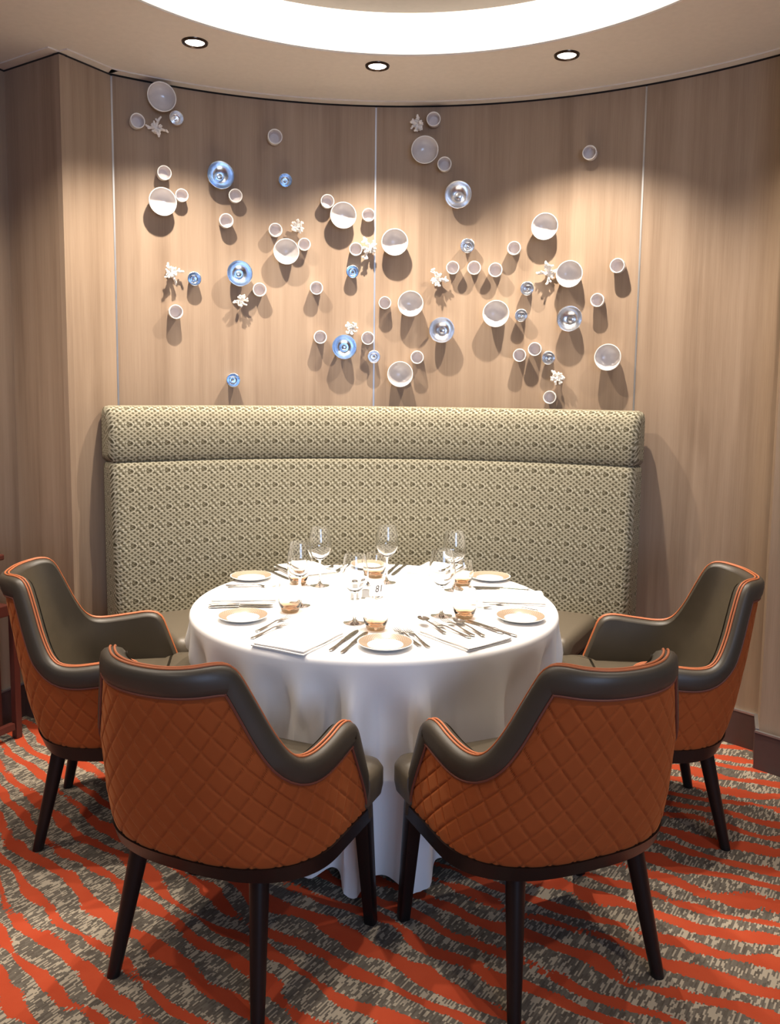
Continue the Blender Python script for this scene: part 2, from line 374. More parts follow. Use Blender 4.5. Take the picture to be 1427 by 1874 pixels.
# floor: striped carpet
fx = [-4.5, 4.5]; fy = [-5.0, 5.0]
fl = mesh('floor', [(x, y, 0) for x in fx for y in fy], [(0, 2, 3, 1)], M_CARPET, None, False, [(x, y) for x in fx for y in fy]); tag(fl, kind='structure')
fl['label'] = 'orange and grey striped carpet'

# ceiling with a round recess
NC = 128; V = []; F = []
for i in range(NC):
    a = 2 * PI * i / NC; c, s_ = math.cos(a), math.sin(a); k = min(4.6 / max(abs(c), 1e-6), 6.4 / max(abs(s_), 1e-6))
    V += [(LX + LR * c, LY + LR * s_, HC), (LX + k * c, LY + k * s_, HC)]
for i in range(NC):
    j = (i + 1) % NC; F.append((2 * i, 2 * i + 1, 2 * j + 1, 2 * j))
V2 = [(x, y, z + 0.012) for x, y, z in V]; V3, F3 = merge((V, [f[::-1] for f in F]), (V2, F))
ceil = mesh('ceiling', V3, F3, M_CEIL, None, False); tag(ceil, kind='structure'); ceil['label'] = 'beige ceiling round the lit recess'
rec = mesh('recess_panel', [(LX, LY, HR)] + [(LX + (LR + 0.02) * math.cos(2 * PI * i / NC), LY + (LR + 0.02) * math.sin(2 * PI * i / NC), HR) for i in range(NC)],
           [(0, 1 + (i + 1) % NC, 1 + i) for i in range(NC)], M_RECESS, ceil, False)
cove = thing('cove_light', 'glowing warm white ring of light round the ceiling recess', 'light', (LX, LY, HC))
V = []
for i in range(NC):
    a = 2 * PI * i / NC
    V += [(LR * math.cos(a), LR * math.sin(a), 0.001), (LR * math.cos(a), LR * math.sin(a), HR - HC)]
mesh('diffuser', V, [(2 * i, 2 * ((i + 1) % NC), 2 * ((i + 1) % NC) + 1, 2 * i + 1) for i in range(NC)], M_COVE, cove)
ed = []
for i in range(NC + 0):
    a = 2 * PI * i / NC; ed.append(((LR - 0.002) * math.cos(a), (LR - 0.002) * math.sin(a), -0.001))
tube('edge_bead', ed, 0.004, M_CEIL, cove, 6, True)

# curved back wall: four veneered panels with metal strips let into the joints
wall = thing('wall_back', None, None); tag(wall, 'curved wall of pale brown vertical grain veneer panels', None, None, 'structure')
SEAMS = [-34.25, -1.88, 31.5, 60.0]
for a, b_ in zip(SEAMS, SEAMS[1:]):
    g = 0.10
    slab('panel', a + g, b_ - g, RW, RW + 0.03, 0.0, HC - 0.012, M_WOOD, wall, 48)
for s_ in SEAMS[0:3]:
    slab('metal_strip', s_ - 0.10, s_ + 0.10, RW - 0.0015, RW + 0.02, 0.16, HC - 0.014, M_STRIP, wall, 2)
slab('shadow_gap', -34.4, 60, RW + 0.004, RW + 0.05, HC - 0.013, HC, M_GAP, wall, 60)
tr = slab('trim_1', -34.6, 60, RW - 0.055, RW - 0.004, HC - 0.005, HC + 0.002, M_CEIL, None, 64); tag(tr, kind='structure')
bb = thing('baseboard_back', None, None); tag(bb, 'dark brown baseboard with metal top strip', None, None, 'structure')
slab('board', -34.4, 60, RW - 0.012, RW + 0.01, 0.0, 0.155, M_BASE, bb, 60)
slab('metal_strip', -34.4, 60, RW - 0.014, RW + 0.01, 0.155, 0.163, M_STRIP, bb, 60)

# left: the wall's outer corner returns to a second wall
CS = polar(-34.35, RW); cs = (CS.x, CS.y); c0 = (-1.383, 3.576); c1 = (-1.705, 3.782); c2 = (-2.45, 2.05)
wl = thing('wall_left', None, None); tag(wl, 'veneered wall left of the curved wall', None, None, 'structure')
flat_wall('panel', c0, cs, 0, HC - 0.012, -0.03, M_WOOD, wl, 3.7)
flat_wall('panel', c1, c0, 0, HC - 0.012, -0.03, M_WOOD, wl, 5.3)
flat_wall('panel', c2, c1, 0, HC - 0.012, -0.03, M_WOOD, wl, 7.1)
flat_wall('shadow_gap', c2, c1, HC - 0.013, HC, -0.04, M_GAP, wl); flat_wall('shadow_gap', c0, cs, HC - 0.013, HC, -0.04, M_GAP, wl); flat_wall('shadow_gap', c1, c0, HC - 0.013, HC, -0.04, M_GAP, wl)
tr = flat_wall('trim_2', c1, c0, HC - 0.005, HC + 0.002, 0.05, M_CEIL); tag(tr, kind='structure')
tr = flat_wall('trim_3', c0, cs, HC - 0.005, HC + 0.002, 0.05, M_CEIL); tag(tr, kind='structure')
bl = thing('baseboard_left', None, None); tag(bl, kind='structure')
flat_wall('board', c2, c1, 0, 0.155, 0.012, M_BASE, bl); flat_wall('metal_strip', c2, c1, 0.155, 0.163, 0.014, M_STRIP, bl)
flat_wall('board', c0, cs, 0, 0.155, 0.012, M_BASE, bl); flat_wall('board', c1, c0, 0, 0.155, 0.012, M_BASE, bl); flat_wall('metal_strip', c1, c0, 0.155, 0.163, 0.014, M_STRIP, bl)
# right: a pilaster standing in front of the curved wall
q0 = (1.60, 3.46); q1 = (1.542, 3.315); q2 = (2.3, 2.50)
wr = thing('wall_right', None, None); tag(wr, 'veneered pilaster at the right edge', None, None, 'structure')
flat_wall('panel', q0, q1, 0, HC - 0.012, -0.02, M_WOOD, wr, 9.2); flat_wall('panel', q1, q2, 0, HC - 0.012, -0.02, M_WOOD, wr, 9.4)
br = thing('baseboard_right', None, None); tag(br, kind='structure')
flat_wall('board', q0, q1, 0, 0.155, 0.012, M_BASE, br); flat_wall('metal_strip', q0, q1, 0.155, 0.163, 0.014, M_STRIP, br)
flat_wall('board', (q1[0] - 0.014, q1[1] - 0.006), q2, 0, 0.155, 0.012, M_BASE, br); flat_wall('metal_strip', (q1[0] - 0.016, q1[1] - 0.006), q2, 0.155, 0.163, 0.014, M_STRIP, br)

# ------------------------------------------------------------------ recessed downlights
def make_downlight():
    t = thing('ceiling_downlight', 'x', 'ceiling light', (0, 0, 0))
    lathe('trim_ring', [(0.037, -0.001), (0.038, -0.004), (0.042, -0.007), (0.050, -0.006), (0.053, 0.0), (0.053, 0.003), (0.037, 0.003)], M_DARKTRIM, t, 40)
    lathe('bulb', [(0.0, -0.0045), (0.024, -0.0035), (0.0375, -0.0015), (0.0375, 0.002), (0.0, 0.002)], M_BULB, t, 32)
    return t
dl0 = make_downlight()
LAB = ['recessed ceiling downlight at the left, above the topmost white bowl', 'recessed ceiling downlight in the middle, above the middle metal strip',
       'recessed ceiling downlight at the right, nearest the right metal strip']
for i, (th, r) in enumerate(DOWN[1:4]):
    o = dl0 if i == 0 else copy_tree(dl0)
    o.location = polar(th, r, HC); tag(o, LAB[i], 'ceiling light', 'recessed downlights round the ceiling')

# ------------------------------------------------------------------ banquette
sofa = thing('banquette', 'long curved high-back banquette in beige and olive woven fabric against the wall', 'sofa', polar(-1.6, 1.9, 0))
def into(o, parent):                        # keep a mesh built in world coordinates where it stands
    o.parent = parent; o.location = -parent.location; return o
A0, A1 = -36.9, 33.5
def rnd(pts, r=0.03, n=4):
    """Round the corners of a closed outline; a point may carry its own radius."""
    out = []; m = len(pts)
    for i in range(m):
        p = Vector(pts[i][:2]); a = Vector(pts[i - 1][:2]); b_ = Vector(pts[(i + 1) % m][:2]); rr = pts[i][2] if len(pts[i]) > 2 else r
        if rr <= 0: out.append(tuple(p)); continue
        da = (a - p); db = (b_ - p); rr = min(rr, da.length * 0.48, db.length * 0.48); s_ = p + da.normalized() * rr; e = p + db.normalized() * rr
        for k in range(n + 1):
            t = k / n; q = (1 - t) ** 2 * s_ + 2 * (1 - t) * t * p + t * t * e; out.append(tuple(q))
    return out
head = rnd([(2.145, 1.212, 0.01), (2.145, 1.462, 0.03), (2.020, 1.462, 0.06), (1.996, 1.34, 0.05), (2.006, 1.212, 0.03)])
into(sweep('head_roll', head, A0, A1, 96, M_FABRIC, None, inset=0.03), sofa)
back = rnd([(2.145, 0.46, 0.01), (2.145, 1.215, 0.01), (2.006, 1.222, 0.035), (1.990, 0.95, 0.1), (1.960, 0.46, 0.03)], n=5)
into(sweep('backrest', back, A0 + 0.15, A1 - 0.15, 96, M_FABRIC, None, inset=0.03), sofa)
seat = rnd([(1.985, 0.40, 0.02), (1.985, 0.528, 0.02), (1.54, 0.522, 0.05), (1.525, 0.40, 0.03)], n=5)
into(sweep('seat_cushion', seat, -33.6, 29.6, 80, M_SOFASEAT, None, inset=0.04), sofa)
base = [(2.145, 0.0), (2.145, 0.40), (1.60, 0.40), (1.60, 0.0)]
into(sweep('plinth', base, -33.0, 29.0, 60, M_BLACKWOOD, None), sofa)

# ------------------------------------------------------------------ round table and its cloth
tab = thing('dining_table', 'round pedestal dining table hidden under the white tablecloth', 'table', (TX, TY, 0))
lathe('tabletop', [(0.0, 0.705), (0.65, 0.705), (0.662, 0.715), (0.662, 0.733), (0.655, 0.742), (0.0, 0.742)], M_MAHOG, tab, 64)
lathe('pedestal', [(0.0, 0.03), (0.075, 0.03), (0.06, 0.10), (0.05, 0.35), (0.06, 0.62), (0.14, 0.70), (0.14, 0.706), (0.0, 0.706)], M_BLACKWOOD, tab, 32)
lathe('base_disc', [(0.0, 0.0), (0.29, 0.0), (0.29, 0.012), (0.10, 0.035), (0.0, 0.035)], M_BLACKWOOD, tab, 40)
CH = [((-0.405, 2.213), -23.0, 'near left tub chair, its quilted orange back turned to the viewer'),
      ((0.417, 2.233), 23.0, 'near right tub chair, its quilted orange back turned to the viewer'),
      ((-0.930, 2.900), -81.0, 'far left tub chair facing right, behind the near left chair'),
      ((0.900, 2.930), 86.0, 'far right tub chair facing left, behind the near right chair')]
def fold(a):
    """Outward swing of the hem by direction: uneven soft pleats."""
    f = math.cos(21 * a + 1.1 * math.sin(3 * a + 0.4) + 0.9 * math.sin(5 * a + 2.0) + FPH)
    return (0.5 + 0.5 * f) ** 1.4 * (0.72 + 0.28 * math.sin(4 * a + 1.3)) 
FPH = 1.9
def seat_hit(ci, x, y):
    (ox, oy), a, _ = ci; a = math.radians(a); dx, dy = x - ox, y - oy
    lx = dx * math.cos(a) + dy * math.sin(a); ly = -dx * math.sin(a) + dy * math.cos(a)
    return abs(lx) < 0.352 and -0.4 < ly < 0.265 - 0.05 * max(0.0, (abs(lx) - 0.27) / 0.07) ** 2
def cloth():
    NA, V, F = 420, [], []
    prof = [0.0001, 0.25, 0.5, 0.61, 0.66]
    rows = []
    for i in range(NA):
        a = 2 * PI * i / NA; col = []
        for r in prof: col.append((r * math.cos(a), r * math.sin(a), TZ))
        for k in range(1, 6):
            q = k / 5 * PI / 2; col.append(((0.66 + 0.024 * math.sin(q)) * math.cos(a), (0.66 + 0.024 * math.sin(q)) * math.sin(a), TZ - 0.024 * (1 - math.cos(q))))
        f = fold(a); f2 = fold(a + 0.013)
        px, py = TX + 0.69 * math.cos(a), TY + 0.69 * math.sin(a); rr = math.hypot(px - XC, py - YC); th = math.degrees(math.atan2(px - XC, py - YC))
        zb = 0.018 + 0.022 * (1 - f) + 0.012 * math.sin(9 * a)
        if rr > 1.47 and -36 < th < 32: zb = 0.545                       # lies on the banquette seat
        z0 = TZ - 0.024
        for k in range(1, 27):
            t = k / 26; z = z0 + (zb - z0) * t; d = (z0 - z) / 0.71
            amp = min(1.0, d * 3.8); amp = amp * amp * (3 - 2 * amp) * 0.70 + 0.30 * d
            r = 0.684 + amp * (0.135 * f - 0.085) + 0.012 * d * math.sin(7 * a)
            aa = a + 0.02 * d * math.sin(13 * a)
            ramp = max(0.0, min(1.0, (0.60 - z) / 0.09))
            if ramp > 0 and zb < 0.5:                                   # the chair seats push the cloth in
                r2 = r
                while r2 > 0.4 and any(seat_hit(ci, TX + r2 * math.cos(aa), TY + r2 * math.sin(aa)) for ci in CH): r2 -= 0.004
                r = r + (r2 - r) * ramp
            col.append((r * math.cos(aa), r * math.sin(aa), z))
        rows.append(col)
    m = len(rows[0])
    for c in rows: V += c
    F = grid_faces(NA, m, True)
    o = mesh('tablecloth', V, F, M_CLOTH); o.location = (TX, TY, 0)
    return o
tc_ = cloth(); tag(tc_, 'white floor-length tablecloth in soft pleats over the round table', 'tablecloth')

# ------------------------------------------------------------------ tub chairs
def lerp(tab_, x):
    for (x0, y0), (x1, y1) in zip(tab_, tab_[1:]):
        if x <= x1: return y0 + (y1 - y0) * max(0.0, (x - x0) / (x1 - x0))
    return tab_[-1][1]
Wz = [(0.34, 0.316), (0.42, 0.321), (0.50, 0.320), (0.66, 0.312), (0.76, 0.284), (0.93, 0.232)]      # half width
Bz = [(0.34, 0.262), (0.42, 0.300), (0.50, 0.325), (0.66, 0.358), (0.93, 0.412)]                     # rear depth
Fz = [(0.34, 0.170), (0.45, 0.150), (0.66, 0.078), (0.95, 0.03)]                                     # front end of the arms
def plan(z, n=240):
    W, B, Fr = lerp(Wz, z), lerp(Bz, z), lerp(Fz, z); yc = -0.04; D = B + yc; e = 2 / 2.45
    pts = [(-W - 0.0, Fr + (yc - Fr) * k / 60) for k in range(60)]
    for k in range(n + 1):
        f = PI - PI * k / n; c, s_ = math.cos(f), math.sin(f)
        pts.append((W * math.copysign(abs(c) ** e, c), yc - D * abs(s_) ** e))
    pts += [(W, yc + (Fr - yc) * k / 60) for k in range(1, 61)]
    cum = [0.0]
    for a, b_ in zip(pts, pts[1:]): cum.append(cum[-1] + math.dist(a, b_))
    return pts, cum
PLANS = [plan(0.34 + 0.01 * i) for i in range(64)]
def along(pl, q):
    pts, cum = pl; t = (q * 0.5 + 0.5) * cum[-1]; lo, hi = 0, len(cum) - 1
    while hi - lo > 1:
        mid = (lo + hi) // 2
        if cum[mid] <= t: lo = mid
        else: hi = mid
    k = (t - cum[lo]) / (cum[hi] - cum[lo]); a, b_ = pts[lo], pts[hi]
    d = math.dist(a, b_); return (a[0] + (b_[0] - a[0]) * k, a[1] + (b_[1] - a[1]) * k), ((b_[1] - a[1]) / d, -(b_[0] - a[0]) / d)
def shell(q, z, off=0.0):
    """Point on the tub: q from -1 (left front) to 1 (right front), height z, off outwards."""
    t = min(max((z - 0.34) / 0.01, 0), 62.999); i = int(t); k = t - i; ext = max(0, abs(q) - 1); qc = max(-1, min(1, q))
    (p0, _), (p1, n1) = along(PLANS[i], qc), along(PLANS[i + 1], qc)
    e = 0.012; (_, na), (_, nb) = along(PLANS[i], max(-1, qc - e * 3)), along(PLANS[i], min(1, qc + e * 3))
    nx, ny = na[0] + nb[0] + n1[0], na[1] + nb[1] + n1[1]; L = math.hypot(nx, ny); nx /= L; ny /= L
    x = p0[0] * (1 - k) + p1[0] * k; y = p0[1] * (1 - k) + p1[1] * k
    return Vector((x + nx * off, y + ny * off, z))
HALF = 0.70                                     # half length of the tub along its run, metres
ctrl = [(0.0, 0.908), (0.20, 0.912), (0.325, 0.918), (0.395, 0.905), (0.438, 0.835), (0.495, 0.725), (0.552, 0.662), (0.63, 0.645), (0.80, 0.655), (0.94, 0.668), (1.0, 0.650), (1.0, 0.58), (1.0, 0.48), (1.0, 0.350)]
pts = [(-a, b_) for a, b_ in ctrl[:0:-1]] + ctrl
rim = [Vector((a * HALF, b_)) for a, b_ in pts]
for _ in range(3):                              # corner cutting
    out = [rim[0]]
    for a, b_ in zip(rim, rim[1:]): out += [a * 0.75 + b_ * 0.25, a * 0.25 + b_ * 0.75]
    rim = out + [rim[-1]]
cum_ = [0.0]
for a, b_ in zip(rim, rim[1:]): cum_.append(cum_[-1] + (b_ - a).length)
out = []; k = 0
for i in range(281):                            # even spacing
    t = cum_[-1] * i / 280
    while k < len(rim) - 2 and cum_[k + 1] < t: k += 1
    out.append(rim[k].lerp(rim[k + 1], (t - cum_[k]) / max(1e-9, cum_[k + 1] - cum_[k])))
rim = out
def rim_normal(i):
    a = rim[max(0, i - 1)]; b_ = rim[min(len(rim) - 1, i + 1)]; t = (b_ - a).normalized(); return Vector((t.y, -t.x))
RN_ = [rim_normal(i) for i in range(len(rim))]
def band_w(i): return 0.064 if rim[i].y > 0.63 else 0.030 + 0.037 * max(0, (rim[i].y - 0.36) / 0.27)
def envelope(s, wd):
    """Height of the line lying wd inside the rim, at run s."""
    z = 9.0
    for p in rim:
        d = abs(p.x - s)
        if d < wd and p.y > 0.60: z = min(z, p.y - math.sqrt(wd * wd - d * d))
    return z
def zbot(q): return 0.392 - 0.012 * abs(q)
def make_chair():
    t = thing('tub_chair', 'x', 'chair')
    # quilted outer shell
    NQ, NZ = 400, 130; V = []; Q0 = 0.965
    for i in range(NQ + 1):
        q = -Q0 + 2 * Q0 * i / NQ; s = q * HALF; zb = zbot(q); zt = min(envelope(s, 0.063), 0.9)
        for j in range(NZ + 1):
            z = zb + (zt - zb) * j / NZ
            a = (s + 0.9 * (z - 0.4)) / 0.070; b_ = (s - 0.9 * (z - 0.4)) / 0.070
            g = min(abs(a - round(a)), abs(b_ - round(b_))) * 0.070
            pil = 1 - math.exp(-(g / 0.0040) ** 1.5)
            edge = min(1.0, max(0.0, (zt - z) / 0.02))
            off = 0.0043 * (pil * edge + (1 - edge)) - 0.004 * (1 - edge)
            V.append(shell(q, z, off))
    mesh('quilted_shell', V, grid_faces(NQ + 1, NZ + 1), M_ORANGE, t)
    # dark leather band over the rim
    sec = [(1.0, 0.004), (0.93, 0.010), (0.72, 0.0135), (0.42, 0.0135), (0.16, 0.011), (0.03, 0.004), (-0.02, -0.006), (-0.01, -0.024), (0.06, -0.038), (0.22, -0.047), (0.6, -0.0505)]
    V = []
    for i, p in enumerate(rim):
        wd = band_w(i)
        for f, off in sec:
            c = p + RN_[i] * (f * wd); V.append(shell(max(-1, min(1, c.x / HALF)), c.y, off))
    mesh('rim_band', V, grid_faces(len(rim), len(sec), flip=True), M_LEATHER, t)
    for off in (-0.010, -0.021):
        path = []
        for i in range(4, len(rim) - 4, 2):
            c = rim[i] - RN_[i] * 0.003; path.append(shell(max(-1, min(1, c.x / HALF)), c.y, off))
        tube('piping', path, 0.0031, M_PIPE, t, 8)
    path = []
    for i in range(6, len(rim) - 6, 2):
        c = rim[i] + RN_[i] * (band_w(i) * 1.01); path.append(shell(max(-1, min(1, c.x / HALF)), c.y, 0.007))
    tube('welt', path, 0.0035, M_WELT, t, 6)
    # inner upholstery
    V = []; NQ, NZ = 90, 14
    for i in range(NQ + 1):
        q = -0.99 + 1.98 * i / NQ; zt = min(envelope(q * HALF, 0.012), 0.93)
        for j in range(NZ + 1):
            z = 0.42 + (zt - 0.42) * j / NZ; V.append(shell(q, z, -0.050 - 0.004 * math.sin(PI * j / NZ)))
    mesh('inner_upholstery', V, grid_faces(NQ + 1, NZ + 1, flip=True), M_INNER, t)
    # seat cushion
    def outline(ins):
        P = []
        for k in range(41): 
            q = -0.92 + 1.84 * k / 40; p = shell(q, 0.44, -0.045 - ins); P.append((p.x, min(p.y, 0.12)))
        W = 0.338 - ins; yf = 0.255 - ins
        front = []
        for k in range(9):
            a = PI / 2 * k / 8; front.append((W - 0.05 + 0.05 * math.cos(a), yf - 0.05 + 0.05 * math.sin(a)))
        P += [(W, 0.125)] + front + [(-x, y) for x, y in front[::-1]] + [(-W, 0.125)]
        return P
    rings = [(0.02, 0.385), (0.004, 0.395), (0.0, 0.42), (0.0, 0.465), (0.008, 0.482), (0.03, 0.492), (0.09, 0.497)]
    V = []; m = len(outline(0))
    for ins, z in rings: V += [(x, y, z) for x, y in outline(ins)]
    F = []
    for a in range(len(rings) - 1):
        for k in range(m): F.append((a * m + k, a * m + (k + 1) % m, (a + 1) * m + (k + 1) % m, (a + 1) * m + k))
    F.append(tuple(range(m))[::-1]); F.append(tuple(range((len(rings) - 1) * m, len(rings) * m)))
    mesh('seat_cushion', V, F, M_INNER, t)
    # black wooden rail under the shell
    V = []; n = 80
    for i in range(n + 1):
        q = -1 + 2 * i / n; zb = zbot(q)
        for off, z in ((0.010, zb + 0.002), (0.010, zb - 0.042), (-0.045, zb - 0.042), (-0.045, zb + 0.002), (0.010, zb + 0.002)): V.append(shell(q, max(z, 0.30), off))
    mesh('base_rail', V, grid_faces(n + 1, 5, flip=True), M_BLACKWOOD, t)
    box('front_rail', -0.28, 0.28, 0.165, 0.195, 0.335, 0.385, M_BLACKWOOD, t, 0.006)
    # legs: rear pair round and raked back, front pair square and nearly upright
    def leg(top, foot, r0, r1, n, rot=0.0):
        V = []; T, B = Vector(top), Vector(foot)
        for k in range(9):
            f = k / 8; c = T.lerp(B, f); r = r0 + (r1 - r0) * f
            for j in range(n):
                a = rot + 2 * PI * j / n; e = 1 / max(abs(math.cos(a - rot - PI / 4)), abs(math.sin(a - rot - PI / 4)), 0.8) if n == 16 else 1
                V.append((c.x + r * e * math.cos(a), c.y + r * e * math.sin(a), c.z))
        F = grid_faces(9, n)[:0]
        for k in range(8):
            for j in range(n): F.append((k * n + j, (k + 1) * n + j, (k + 1) * n + (j + 1) % n, k * n + (j + 1) % n))
        F.append(tuple(range(n))); F.append(tuple(range(8 * n, 9 * n))[::-1])
        mesh('leg', V, F, M_BLACKWOOD, t)
    for s in (-1, 1):
        leg((0.180 * s, -0.195, 0.37), (0.222 * s, -0.275, 0.0), 0.027, 0.0175, 18)
        leg((0.292 * s, 0.172, 0.385), (0.310 * s, 0.200, 0.0), 0.025, 0.0165, 16, PI / 4)
    return t
ch0 = make_chair()
for i, ((x, y), a, lab) in enumerate(CH):
    o = ch0 if i == 0 else copy_tree(ch0)
    o.location = (x, y, 0); o.rotation_euler = (0, 0, math.radians(a)); tag(o, lab, 'chair', 'tub chairs round the table')

# ------------------------------------------------------------------ wooden stand at the left edge
st = thing('console_stand', 'dark mahogany stand mostly cut off by the left edge, beside the far left chair', 'side table', (-1.60, 3.54, 0), math.radians(-26))
box('stand_top', -0.16, -0.01, -0.85, -0.07, 0.805, 0.83, M_MAHOG, st, 0.006); box('shelf', -0.16, 0.0, -0.82, -0.06, 0.56, 0.61, M_MAHOG, st, 0.004)
for x in (-0.145, -0.02):
    for y, zt in ((-0.80, 0.805), (-0.03, 0.56)): box('leg', x - 0.015, x + 0.015, y - 0.015, y + 0.015, 0.0, zt, M_MAHOG, st, 0.003)
    box('post', x - 0.015, x + 0.015, -0.315, -0.285, 0.60, 0.806, M_MAHOG, st, 0.003)
box('stretcher', -0.034, -0.006, -0.80, -0.05, 0.045, 0.075, M_MAHOG, st, 0.003)

